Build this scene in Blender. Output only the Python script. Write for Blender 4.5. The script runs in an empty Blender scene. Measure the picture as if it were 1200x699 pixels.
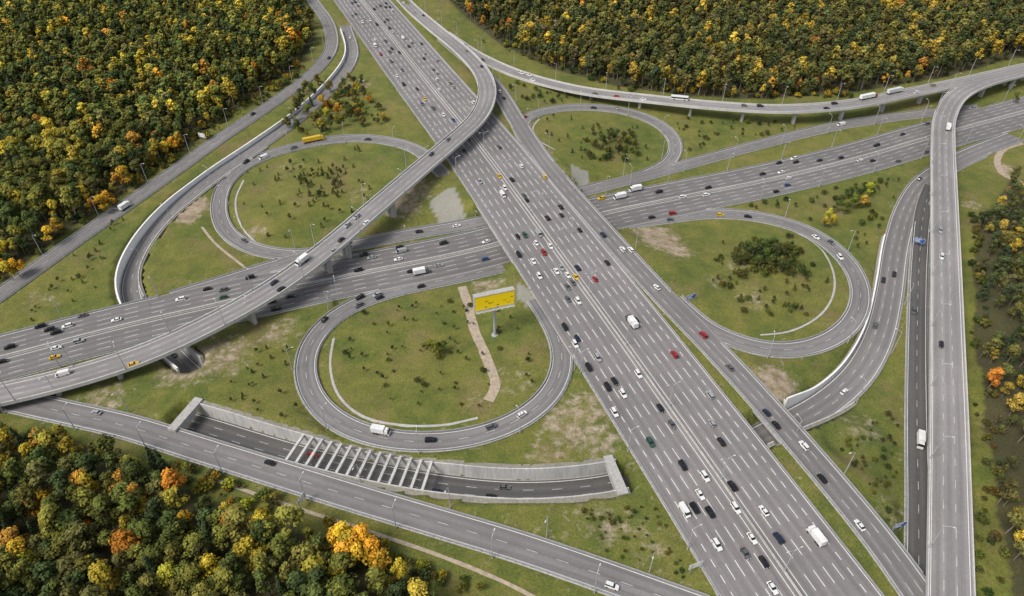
import bpy, bmesh, math, random
import numpy as np
from mathutils import Vector, Matrix
random.seed(7); rng=np.random.default_rng(7)
S=bpy.context.scene
# ------------------------------------------------------------------ camera
H=220.0; PITCH=math.radians(40.5); F=820.0
cd=bpy.data.cameras.new("camera"); cam=bpy.data.objects.new("camera",cd); S.collection.objects.link(cam)
cam.location=(0,0,H); cam.rotation_euler=(math.radians(90)-PITCH,0,0)
cd.sensor_width=36; cd.lens=F/1200*36; cd.clip_end=30000; cd.clip_start=1
S.camera=cam
cp,sp=math.cos(PITCH),math.sin(PITCH)
def G(u,v,z=0.0):
    """survey: drone picture measurement at known elevation -> map position"""
    a=(u-600)/F; b=-(v-349.5)/F
    dx=a; dy=b*sp+cp; dz=b*cp-sp
    t=(z-H)/dz
    return (dx*t,dy*t)
# ------------------------------------------------------------------ materials
def newmat(name):
    m=bpy.data.materials.new(name); m.use_nodes=True
    nt=m.node_tree; b=nt.nodes["Principled BSDF"]
    return m,nt,b
def N(nt,t,**k):
    n=nt.nodes.new(t)
    for a,b in k.items(): setattr(n,a,b)
    return n
def noise(nt,scale,detail=4,vec=None,rough=.55):
    n=N(nt,"ShaderNodeTexNoise"); n.inputs["Scale"].default_value=scale; n.inputs["Detail"].default_value=detail
    n.inputs["Roughness"].default_value=rough
    if vec is not None: nt.links.new(vec,n.inputs["Vector"])
    return n.outputs["Fac"]
def ramp(nt,fac,stops):
    r=N(nt,"ShaderNodeValToRGB"); e=r.color_ramp.elements
    while len(e)<len(stops): e.new(.5)
    for i,(p,c) in enumerate(stops):
        e[i].position=p; e[i].color=(c[0],c[1],c[2],1) if hasattr(c,'__len__') else (c,c,c,1)
    nt.links.new(fac,r.inputs[0]); return r.outputs[0]
def mix(nt,fac,a,b,mode='MIX'):
    m=N(nt,"ShaderNodeMix",data_type='RGBA',blend_type=mode)
    for sock,v in ((m.inputs[0],fac),(m.inputs[6],a),(m.inputs[7],b)):
        if isinstance(v,(int,float)): sock.default_value=v
        elif isinstance(v,tuple): sock.default_value=(v[0],v[1],v[2],1)
        else: nt.links.new(v,sock)
    return m.outputs[2]
def pos(nt):
    return N(nt,"ShaderNodeNewGeometry").outputs["Position"]
def simple(name,col,rough=.6,metal=0,var=.12,scale=.4):
    m,nt,b=newmat(name)
    n=noise(nt,scale,4,pos(nt))
    lo=tuple(c*(1-var) for c in col); hi=tuple(min(1,c*(1+var)) for c in col)
    nt.links.new(ramp(nt,n,[(.3,lo),(.7,hi)]),b.inputs["Base Color"])
    b.inputs["Roughness"].default_value=rough; b.inputs["Metallic"].default_value=metal
    return m
def asphalt(name,base,period=3.75,off=0.0,warm=1.0):
    m,nt,b=newmat(name)
    uv=N(nt,"ShaderNodeUVMap").outputs[0]
    sep=N(nt,"ShaderNodeSeparateXYZ"); nt.links.new(uv,sep.inputs[0])
    mp=N(nt,"ShaderNodeMapping"); mp.inputs["Scale"].default_value=(1.0,.012,1); nt.links.new(uv,mp.inputs[0])
    streak=noise(nt,1.1,5,mp.outputs[0],.7)
    sn=N(nt,"ShaderNodeMath",operation='MULTIPLY_ADD'); sn.inputs[1].default_value=2*math.pi/period; sn.inputs[2].default_value=off
    nt.links.new(sep.outputs[0],sn.inputs[0])
    co=N(nt,"ShaderNodeMath",operation='COSINE'); nt.links.new(sn.outputs[0],co.inputs[0])
    big=noise(nt,.02,5,pos(nt),.6); fine=noise(nt,.9,3,pos(nt),.6)
    w=warm
    c1=ramp(nt,streak,[(.3,(base*.80*w,base*.785,base*.775)),(.7,(base*1.18*w,base*1.14,base*1.115))])
    c2=mix(nt,.6,c1,ramp(nt,big,[(.3,.72),(.5,.95),(.7,1.25)]),'MULTIPLY')
    c3=mix(nt,.4,c2,ramp(nt,fine,[(.3,.8),(.7,1.15)]),'MULTIPLY')
    cr=N(nt,"ShaderNodeMapRange"); cr.inputs[1].default_value=-1; cr.inputs[2].default_value=1; cr.inputs[3].default_value=1.06; cr.inputs[4].default_value=.86
    nt.links.new(co.outputs[0],cr.inputs[0])
    c4=mix(nt,1.0,c3,cr.outputs[0],'MULTIPLY')
    mp2=N(nt,"ShaderNodeMapping"); mp2.inputs["Scale"].default_value=(1/period,.011,1); nt.links.new(uv,mp2.inputs[0])
    br=N(nt,"ShaderNodeTexWhiteNoise",noise_dimensions='2D')
    fl=N(nt,"ShaderNodeVectorMath",operation='FLOOR'); nt.links.new(mp2.outputs[0],fl.inputs[0]); nt.links.new(fl.outputs[0],br.inputs[0])
    c5=mix(nt,.35,c4,ramp(nt,br.outputs[0],[(0,.86),(.8,1.0),(1,1.12)]),'MULTIPLY')
    nt.links.new(c5,b.inputs["Base Color"]); b.inputs["Roughness"].default_value=.85
    return m
M_asph=asphalt("asphalt_highway",.205,3.75,0,1.03)
M_asph2=asphalt("asphalt_cross",.165,3.75,0,1.02)
M_ramp=asphalt("asphalt_ramp",.19,3.75,0.5,1.02)
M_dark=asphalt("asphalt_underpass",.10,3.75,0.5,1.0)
M_deck=asphalt("asphalt_viaduct",.245,3.75,0.3,1.02)
def concrete(name,c,var=.2):
    m,nt,b=newmat(name)
    p=pos(nt); mp=N(nt,"ShaderNodeMapping"); mp.inputs["Scale"].default_value=(1,1,.15); nt.links.new(p,mp.inputs[0])
    a=ramp(nt,noise(nt,.8,5,mp.outputs[0],.7),[(.3,tuple(x*(1-var*1.5) for x in c)),(.6,c),(.8,tuple(x*(1+var*.5) for x in c))])
    d=mix(nt,.5,a,ramp(nt,noise(nt,.05,4,p),[(.35,.75),(.65,1.1)]),'MULTIPLY')
    nt.links.new(d,b.inputs["Base Color"]); b.inputs["Roughness"].default_value=.8
    return m
M_conc=concrete("concrete",(.44,.43,.41))
M_para=concrete("concrete_parapet",(.56,.55,.53),.12)
M_wall=concrete("retaining_wall_concrete",(.54,.53,.51),.2)
M_ledge=concrete("weathered_apron",(.27,.255,.21),.25)
M_girder=simple("girder_paint",(.47,.53,.58),.5)
M_paint=simple("road_paint",(.76,.76,.74),.6,0,.12,.6)
M_paint2=simple("worn_road_paint",(.52,.52,.50),.6,0,.3,.5)
M_rail=simple("galvanised_steel",(.36,.37,.38),.5,.3)
M_pole=simple("lamp_steel",(.40,.41,.42),.5,.2)
M_lamph=simple("lamp_glass",(.55,.55,.54),.3)
# terrain material
def terrain_mat():
    m,nt,b=newmat("meadow"); p=pos(nt)
    at=N(nt,"ShaderNodeVertexColor",layer_name="mask"); sep=N(nt,"ShaderNodeSeparateColor"); nt.links.new(at.outputs[0],sep.inputs[0])
    n1=noise(nt,.018,6,p,.62); n2=noise(nt,.11,6,p,.7); n3=noise(nt,1.3,4,p,.7); n4=noise(nt,.035,8,p,.72)
    g=ramp(nt,n1,[(.34,(.066,.098,.015)),(.45,(.108,.130,.020)),(.54,(.158,.156,.028)),(.66,(.205,.172,.048))])
    g2=ramp(nt,n2,[(.34,(.054,.082,.014)),(.52,(.128,.140,.022)),(.68,(.205,.178,.050))])
    c=mix(nt,.55,g,g2)
    c=mix(nt,ramp(nt,n4,[(.53,0.0),(.66,.7)]),c,(.190,.138,.062))
    c=mix(nt,.85,c,ramp(nt,n3,[(.3,.52),(.5,1.0),(.72,1.42)]),'MULTIPLY')
    n5=noise(nt,.25,6,p,.75)
    earth=ramp(nt,n5,[(.3,(.20,.14,.085)),(.5,(.30,.235,.16)),(.7,(.42,.36,.28))])
    ad=N(nt,"ShaderNodeMath",operation='ADD'); nt.links.new(sep.outputs[0],ad.inputs[0])
    sb=N(nt,"ShaderNodeMath",operation='MULTIPLY_ADD'); sb.inputs[1].default_value=2.4; sb.inputs[2].default_value=-1.2; nt.links.new(n5,sb.inputs[0]); nt.links.new(sb.outputs[0],ad.inputs[1])
    df=ramp(nt,ad.outputs[0],[(.38,0.0),(.92,1.0)])
    c=mix(nt,df,c,earth)
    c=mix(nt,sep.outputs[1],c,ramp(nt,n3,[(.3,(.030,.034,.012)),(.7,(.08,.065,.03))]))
    c=mix(nt,sep.outputs[2],c,ramp(nt,n3,[(.3,(.26,.25,.23)),(.7,(.38,.37,.35))]))
    nt.links.new(c,b.inputs["Base Color"]); b.inputs["Roughness"].default_value=.95
    bp=N(nt,"ShaderNodeBump"); bp.inputs["Strength"].default_value=.7; bp.inputs["Distance"].default_value=.6
    nt.links.new(n3,bp.inputs["Height"]); nt.links.new(bp.outputs[0],b.inputs["Normal"])
    return m
M_ter=terrain_mat()
def foliage_mat():
    m,nt,b=newmat("foliage")
    at=N(nt,"ShaderNodeAttribute",attribute_type='INSTANCER',attribute_name="tint")
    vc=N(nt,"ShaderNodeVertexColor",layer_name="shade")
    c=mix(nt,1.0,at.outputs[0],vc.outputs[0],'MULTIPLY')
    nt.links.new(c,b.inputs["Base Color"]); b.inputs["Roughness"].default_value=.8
    b.inputs["Specular IOR Level"].default_value=.15
    return m
M_fol=foliage_mat()
M_bark=simple("bark",(.19,.16,.13),.9,0,.3,2)
# ------------------------------------------------------------------ helpers
def mkmesh(name,V,Fc,mats,mi=None,uv=None,smooth=False):
    me=bpy.data.meshes.new(name); me.from_pydata(V,[],Fc)
    for m in mats: me.materials.append(m)
    if mi is not None: me.polygons.foreach_set("material_index",mi)
    if uv is not None:
        l=me.uv_layers.new(name="UVMap"); idx=np.zeros(len(me.loops),dtype=np.int32); me.loops.foreach_get("vertex_index",idx)
        l.data.foreach_set("uv",np.asarray(uv,dtype=np.float32)[idx].ravel())
    if smooth: me.polygons.foreach_set("use_smooth",[True]*len(me.polygons))
    me.update(); return me
def mkobj(name,me,parent=None):
    o=bpy.data.objects.new(name,me); S.collection.objects.link(o)
    if parent: o.parent=parent
    return o
class Path:
    def __init__(s,ctrl,ext0=0,ext1=0,step=3.0,bias=0.0):
        P=[]
        for c in ctrl:
            zs=c[2]; zr=c[3] if len(c)>3 else zs
            x,y=G(c[0],c[1],zs); P.append((x,y,zr+bias))
        P=np.array(P,float)
        if ext0: d=P[0]-P[1]; d[2]=0; P=np.vstack([P[0]+d/np.linalg.norm(d)*ext0,P])
        if ext1: d=P[-1]-P[-2]; d[2]=0; P=np.vstack([P,P[-1]+d/np.linalg.norm(d)*ext1])
        Q=np.vstack([2*P[0]-P[1],P,2*P[-1]-P[-2]]); out=[]
        for i in range(1,len(Q)-2):
            p0,p1,p2,p3=Q[i-1:i+3]
            t0=0; t1=t0+max(1e-3,np.linalg.norm(p1-p0)**.5); t2=t1+np.linalg.norm(p2-p1)**.5; t3=t2+max(1e-3,np.linalg.norm(p3-p2)**.5)
            for t in np.linspace(t1,t2,40,endpoint=False):
                A1=(t1-t)/(t1-t0)*p0+(t-t0)/(t1-t0)*p1; A2=(t2-t)/(t2-t1)*p1+(t-t1)/(t2-t1)*p2; A3=(t3-t)/(t3-t2)*p2+(t-t2)/(t3-t2)*p3
                B1=(t2-t)/(t2-t0)*A1+(t-t0)/(t2-t0)*A2; B2=(t3-t)/(t3-t1)*A2+(t-t1)/(t3-t1)*A3
                out.append((t2-t)/(t2-t1)*B1+(t-t1)/(t2-t1)*B2)
        out.append(P[-1]); out=np.array(out)
        d=np.r_[0,np.cumsum(np.linalg.norm(np.diff(out[:,:2],axis=0),axis=1))]
        n=max(2,int(d[-1]/step)); s.s=np.linspace(0,d[-1],n+1)
        R=np.stack([np.interp(s.s,d,out[:,k]) for k in range(3)],1)
        for _ in range(10):
            R[1:-1]=R[1:-1]*.5+.25*(R[:-2]+R[2:])
        s.P=R; T=np.gradient(R[:,:2],axis=0); T/=np.linalg.norm(T,axis=1)[:,None]; s.T=T
        s.Nn=np.stack([T[:,1],-T[:,0]],1)
        s.L=s.s[-1]
    def at(s,q,off,dz=0):
        x=np.interp(q,s.s,s.P[:,0]);y=np.interp(q,s.s,s.P[:,1]);z=np.interp(q,s.s,s.P[:,2])
        nx=np.interp(q,s.s,s.Nn[:,0]);ny=np.interp(q,s.s,s.Nn[:,1])
        return (x+nx*off,y+ny*off,z+dz)
def sweep(p,prof,closed=True,keep=None):
    n=len(p.P); V=[];Fc=[];UV=[]
    k=len(prof(0)) if callable(prof) else len(prof)
    for i in range(n):
        pr=prof(i) if callable(prof) else prof
        for (o,dz) in pr:
            V.append((p.P[i,0]+p.Nn[i,0]*o,p.P[i,1]+p.Nn[i,1]*o,p.P[i,2]+dz)); UV.append((o,p.s[i]))
    kk=k if closed else k-1
    for i in range(n-1):
        if keep is not None and not (keep[i] and keep[i+1]): continue
        for j in range(kk):
            a=i*k+j; b=i*k+(j+1)%k
            Fc.append((a,b,b+k,a+k))
        if closed and (keep is None or i==0 or not keep[i-1]): Fc.append(tuple(i*k+j for j in range(k)))
        if closed and (i==n-2 or (keep is not None and i+2<n and not keep[i+2])): Fc.append(tuple((i+1)*k+j for j in reversed(range(k))))
    return V,Fc,UV
# ------------------------------------------------------------------ road network survey
XW=-6.5
R={}
def road(key,ctrl,w,mat,bias,kind='grade',**k):
    p=Path(ctrl,k.pop('e0',0),k.pop('e1',0),bias=bias)
    R[key]=dict(p=p,hw=w/2,mat=mat,kind=kind,bias=bias,**k)
road('main',[(939,699,0),(860,585,0),(779,470,0),(715,380,0),(657,300,0),(606,230,0),(561,170,0),(504,100,0),(456,40,0),(424,0,0)],50,M_asph,0,e0=120,e1=400)
road('coll',[(1078,699,0),(1036,640,0),(965,553,0),(893,470,0),(838,410,0),(775,345,0),(700,262,0),(640,192,0),(603,137,0),(585,108,0),(560,80,0),(520,45,0)],12,M_ramp,-.06,e0=120)
road('cross',[(0,420,XW),(130,386,XW),(250,358,XW),(400,325,XW),(560,292,XW),(700,252,XW),(800,231,XW),(900,211,XW),(1000,187,XW),(1100,158,XW),(1200,131,XW)],34,M_asph2,0.0,e0=200,e1=300)
road('k2w',[(600,252,XW),(545,264,XW),(490,273,XW),(400,291,XW),(330,309,XW),(250,334,XW),(200,349,XW)],10,M_ramp,-.12)
road('k2e',[(640,236,XW),(700,220,XW),(760,205,XW),(830,186,XW),(900,167,XW),(980,148,XW),(1060,136,XW),(1150,127,XW)],10,M_ramp,-.12)
road('l1',[(520,205,-.1),(490,176,-.2),(455,165,-.6),(410,162,-1.2),(355,170,-2),(300,187,-3),(266,212,-4),(256,243,-5),(266,272,-5.8),(295,291,-6.3),(345,299,XW),(400,292,XW)],9,M_ramp,-.18)
road('l2',[(590,312,XW-.1),(530,326,XW),(460,341,XW),(405,362,-6),(370,392,-5.4),(357,425,-4.8),(365,463,-4.2),(395,494,-3.5),(445,513,-2.9),(505,518,-2.3),(570,508,-1.7),(620,485,-1.2),(650,455,-.8),(660,420,-.4),(650,385,-.15),(628,350,-.1)],9.5,M_ramp,-.24)
road('l3',[(655,205,-.1),(625,175,-.2),(609,152,-.6),(622,135,-1.4),(665,126,-2.4),(720,128,-3.4),(765,141,-4.4),(790,162,-5.2),(788,186,-6),(760,203,XW),(715,216,XW)],9,M_ramp,-.30)
road('l4',[(735,262,XW-.1),(780,256,XW),(835,250,-6.3),(895,255,-5.8),(950,272,-5),(990,302,-4.2),(1009,338,-3.4),(1000,376,-2.6),(965,402,-2),(915,411,-1.4),(868,402,-.8),(828,384,-.4),(790,350,-.1)],9.5,M_ramp,-.24)
road('f',[(0,466,-6),(75,483,-5),(150,500,-3.5),(230,525,-2.2),(320,553,-1.6),(400,578,-1.5),(500,608,-1.2),(600,638,-1),(700,672,-.8),(775,699,-.6)],11.5,M_ramp,-.06,e0=150,e1=120)
road('g',[(0,345,-4),(60,302,-3),(130,253,-2),(200,204,-1.2),(260,161,-.6),(320,121,-.3),(362,90,-.2),(387,60,-.1),(386,30,-.1),(366,0,-.1)],10.5,M_ramp,-.12,e0=250,e1=200)
road('h',[(228,440,-12.5),(195,408,-12),(165,372,-11.5),(152,335,-10.5),(168,293,-8.5),(203,248,-6),(245,212,-4),(302,173,-2.4),(352,137,-1.2),(393,98,-.4),(413,66,-.15),(405,30,-.15)],9.5,M_ramp,-.18,idw=(.45,1))
road('d',[(880,520,-7.5),(925,497,-6.8),(965,475,-6.5),(1005,440,-6.3),(1030,395,-6.2),(1042,345,-6.2),(1050,290,-6.2),(1063,245,-6.3),(1085,212,-6.4),(1130,184,XW-.05),(1190,160,XW-.05)],13,M_ramp,-.12,idw=(.12,1))
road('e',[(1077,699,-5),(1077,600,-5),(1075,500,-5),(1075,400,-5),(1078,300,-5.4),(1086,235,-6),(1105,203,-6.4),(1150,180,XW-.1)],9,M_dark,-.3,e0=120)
OA,OB=.055,.90
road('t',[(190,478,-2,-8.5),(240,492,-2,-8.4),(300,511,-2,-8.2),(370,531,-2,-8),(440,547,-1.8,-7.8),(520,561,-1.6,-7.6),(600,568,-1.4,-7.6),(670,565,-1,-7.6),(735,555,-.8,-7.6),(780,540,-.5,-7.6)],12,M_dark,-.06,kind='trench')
road('fa',[(462,-12,.1),(480,8,.4),(510,34,2.0),(544,62,4.5),(566,88,6.5),(571,112,7.6),(560,138,8.1),(530,166,8.2),(490,200,8.0),(440,243,7.4),(385,290,6.4),(325,335,5),(250,378,3.4),(170,415,1.8),(90,441,.4),(0,463,-1)],12.5,M_deck,0,kind='elev',e0=120,e1=150,wall=(0,.17))
road('fb',[(520,40,.0),(560,66,.4),(610,88,.8),(680,106,2.2),(760,116,3.4),(840,124,4),(920,128,4.2),(1000,122,4.2),(1060,110,4),(1120,98,3.7),(1200,80,3.5)],11,M_deck,-.08,kind='elev',e1=300,wall=(0,.12))
road('fc',[(1114,699,2.5),(1113,600,2.7),(1112,500,2.9),(1110,400,3.2),(1108,300,3.6),(1106,220,3.8),(1105,170,3.8),(1107,138,3.7),(1122,112,3.6),(1150,97,3.5),(1200,83,3.45)],13.5,M_deck,0,kind='elev',e0=120,e1=300)
roadname={'main':'highway','coll':'collector_road','cross':'crossing_highway','fa':'flyover','fb':'flyover','fc':'flyover','t':'underpass_road'}
samp=[];key_id={k:i for i,k in enumerate(R)}
for k,r in R.items():
    for i in range(len(r['p'].P)): samp.append((*r['p'].P[i],r['hw'],key_id[k]))
samp=np.array(samp)
def covered(pts,key,margin=0.0,dzmax=2.6):
    m=samp[:,4]!=key_id[key]; ss=samp[m]; out=np.zeros(len(pts),bool)
    for i,q in enumerate(pts):
        d=np.hypot(ss[:,0]-q[0],ss[:,1]-q[1])<ss[:,3]+margin
        out[i]=np.any(d&(np.abs(ss[:,2]-q[2])<dzmax))
    return out
# ------------------------------------------------------------------ terrain
CE=1.8
xs=np.arange(-560,560+.1,CE); ys=np.arange(40,800+.1,CE)
nx0,ny0=len(xs),len(ys)
outer=np.array([12,30,70,150,320,700,1500,3200,7000,15000.])
XS=np.r_[xs[0]-outer[::-1],xs,xs[-1]+outer]; YS=np.r_[ys[0]-outer[::-1],ys,ys[-1]+outer]
GX,GY=np.meshgrid(XS,YS); gx=GX.ravel().astype(np.float32); gy=GY.ravel().astype(np.float32)
idw=[];foot=[]
for k,r in R.items():
    if r['kind']=='elev': continue
    p=r['p']; n=len(p.P)
    a,b=r.get('idw',(0,1))
    for i in range(n):
        if k!='t' or (OA+.002<=i/n<=OB-.002): foot.append((*p.P[i],r['hw'],1 if k in('t',) else 0))
        if r['kind']=='grade' and a<=i/n<=b and i%2==0: idw.append((*p.P[i],r['hw']))
        if r['kind']=='trench' and i%2==0:
            zt=np.interp(p.s[i]/p.L,[0,1],[-2.2,-.6])
            for o in (-11,11): idw.append((p.P[i,0]+p.Nn[i,0]*o,p.P[i,1]+p.Nn[i,1]*o,zt,1.0))
def ghost(u,v,z,hw=8): x,y=G(u,v,z); idw.append((x,y,z,hw))
for u,v,z in [(1170,650,-.5),(1165,550,0),(1160,450,0),(1155,350,-1),(1160,280,-2),(1180,230,-4),(100,150,1),(250,60,2),(30,250,0),(50,50,3),(800,60,-1),(1000,60,0),(1150,50,-2),(600,40,0),(150,650,-2),(50,560,-3),(300,680,-1.5),(520,440,-3.2),(470,400,-4.2),(540,380,-4.2),(360,230,-2.2),(330,250,-3),(900,310,-1.5),(890,350,-1.5),(700,165,-2),(1000,520,-3),(1020,600,-2),(1040,660,-1.5)]: ghost(u,v,z)
idw=np.array(idw,np.float32); foot=np.array(foot,np.float32)
Z=np.zeros(len(gx),np.float32); DM=np.full(len(gx),1e3,np.float32)
CH=6000
fz=foot[:,2]
for a in range(0,len(gx),CH):
    X=gx[a:a+CH,None];Y=gy[a:a+CH,None]
    d=np.sqrt((X-idw[:,0])**2+(Y-idw[:,1])**2)-idw[:,3]; np.maximum(d,0,out=d); d+=1.5
    w=1/(d*d*d); Z[a:a+CH]=(w@idw[:,2])/w.sum(1)
    d=np.sqrt((X-foot[:,0])**2+(Y-foot[:,1])**2)-foot[:,3]
    DM[a:a+CH]=d.min(1)
    zz=np.where(d<CE+.15,fz,1e3).min(1); m=zz<500
    Z[a:a+CH][m]=zz[m]-.38
m=DM>4
Z[m]+=(0.35*np.sin(gx[m]*.06+1.3*np.sin(gy[m]*.043))*np.cos(gy[m]*.05)+.18*np.sin(gx[m]*.21+gy[m]*.17))*np.clip((DM[m]-4)/10,0,1)
far=np.maximum(0,np.hypot(gx,gy-350)-900); Z-=np.minimum(far*.002,4).astype(np.float32)
ZG=Z.reshape(GX.shape); DG=DM.reshape(GX.shape); o0=len(outer)
def interp(A,x,y):
    fx=(x-xs[0])/CE; fy=(y-ys[0])/CE
    i=int(min(max(fx,0),nx0-2)); j=int(min(max(fy,0),ny0-2)); fx=min(max(fx-i,0),1); fy=min(max(fy-j,0),1); i+=o0;j+=o0
    return float(A[j,i]*(1-fx)*(1-fy)+A[j,i+1]*fx*(1-fy)+A[j+1,i]*(1-fx)*fy+A[j+1,i+1]*fx*fy)
tz=lambda x,y: interp(ZG,x,y)
td=lambda x,y: interp(DG,x,y)
def inpoly(px,py,poly):
    c=np.zeros(np.shape(px),bool); n=len(poly)
    for i in range(n):
        x1,y1=poly[i];x2,y2=poly[(i+1)%n]
        t=((y1>py)!=(y2>py))&(px<(x2-x1)*(py-y1)/((y2-y1) if y2!=y1 else 1e-9)+x1)
        c^=t
    return c
forestpx={
 'NW':[(-200,-40),(335,-40),(352,0),(372,46),(350,76),(296,116),(222,169),(146,225),(66,277),(0,325),(-60,356),(-260,420)],
 'NE':[(462,-60),(1400,-60),(1400,20),(1290,50),(1180,66),(1100,86),(1000,102),(900,110),(800,108),(720,98),(650,82),(590,56),(545,22),(515,-10)],
 'SW':[(-200,490),(-40,490),(10,498),(80,512),(160,545),(230,580),(300,610),(380,634),(450,668),(520,708),(590,780),(-200,880)],
 'E':[(1188,205),(1500,180),(1500,800),(1225,800),(1186,699),(1168,590),(1156,500),(1146,420),(1142,330),(1148,262)]}
forest={k:[G(u,v,-1.5) for u,v in P] for k,P in forestpx.items()}
mask=np.zeros((len(gx),4),np.float32); mask[:,3]=1
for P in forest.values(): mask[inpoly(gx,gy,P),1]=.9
mask[:,0]=.24*np.clip(1-(DM-1.5)/5,0,1)
def blob(u,v,ru,z=-3,ch=0,val=1.0):
    x,y=G(u,v,z); d=np.hypot(gx-x,gy-y)/ru
    mask[:,ch]=np.maximum(mask[:,ch],val*np.clip(1.5-d,0,1))
for b_ in [(228,240,9,-4),(218,252,8,-4),(668,498,16,-2,0,.70),(690,480,12,-2,0,.66),(700,515,12,-1,0,.62),(640,530,9,-2,0,.58),(775,283,12,-4,0,.95),(765,272,10,-5),(795,297,8,-4,0,.85),(908,452,10,-3),(900,462,8,-3),(470,240,14,-4,0,.8),(490,225,11,-3,0,.75),(250,420,18,-5,0,.7),(215,435,13,-5,0,.72),(330,385,12,-5,0,.55),(570,335,9,-4,0,.8),(720,620,9,-1,0,.58),(690,610,9,-1,0,.5),(860,310,8,-2,0,.5),(840,330,8,-2,0,.45),(1180,195,8,-5,0,.8),(1010,500,10,-3,0,.48),(880,350,10,-2,0,.45),(300,270,7,-4,0,.5),(340,195,9,-3,0,.38),(420,230,10,-3,0,.38),(120,470,12,-5,0,.6),(420,100,12,-1,0,.55),(1140,235,6,-3,0,.7),(640,640,10,-1,0,.4),(760,640,10,-1,0,.42),(600,450,10,-3,0,.45),(545,470,9,-3,0,.4),(50,350,10,-4,0,.42),(1050,600,9,-2,0,.42)]: blob(*b_)
for poly in [[(502,236),(532,222),(546,250),(516,258)],[(668,196),(690,200),(688,216),(672,210)],[(606,334),(628,352),(618,366),(604,350)]]:
    mask[inpoly(gx,gy,[G(u,v,-3) for u,v in poly]),2]=.75
V=np.stack([gx,gy,Z],1); nX,nY=len(XS),len(YS)
ii,jj=np.meshgrid(np.arange(nX-1),np.arange(nY-1)); a=(jj*nX+ii).ravel()
FQ=np.stack([a,a+1,a+nX+1,a+nX],1)
me=bpy.data.meshes.new("ground"); me.vertices.add(len(V)); me.vertices.foreach_set("co",V.ravel())
me.loops.add(FQ.size); me.loops.foreach_set("vertex_index",FQ.ravel().astype(np.int32)); me.polygons.add(len(FQ))
me.polygons.foreach_set("loop_start",np.arange(0,FQ.size,4,dtype=np.int32)); me.update(calc_edges=True)
me.polygons.foreach_set("use_smooth",np.ones(len(FQ),bool))
ca=me.color_attributes.new("mask",'FLOAT_COLOR','POINT'); ca.data.foreach_set("color",mask.ravel()); me.materials.append(M_ter)
mkobj("ground",me)
# ------------------------------------------------------------------ build roads
def ribbon_marks(p,off,width,dash=None,skip=None,s0=0,s1=None):
    V=[];Fc=[]; s1=s1 or p.L
    def quad(a,b):
        n=len(V); V.extend([p.at(a,off-width/2,.022),p.at(a,off+width/2,.022),p.at(b,off+width/2,.022),p.at(b,off-width/2,.022)]); Fc.append((n,n+1,n+2,n+3))
    q=s0
    if dash:
        while q<s1-dash[0]:
            if skip is None or not skip(q,off): quad(q,q+dash[0])
            q+=dash[0]+dash[1]
    else:
        while q<s1-.1:
            e=min(q+3,s1)
            if skip is None or not (skip(q,off) or skip(e,off)): quad(q,e)
            q=e
    return V,Fc
def merge(lst):
    V=[];Fc=[]
    for v,f in lst:
        n=len(V); V.extend(v); Fc.extend([tuple(i+n for i in g) for g in f])
    return V,Fc
ROADOBJ={}
FA_PIERS=[(456,229),(400,277),(378,296),(288,357),(132,427),(60,449)]
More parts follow.
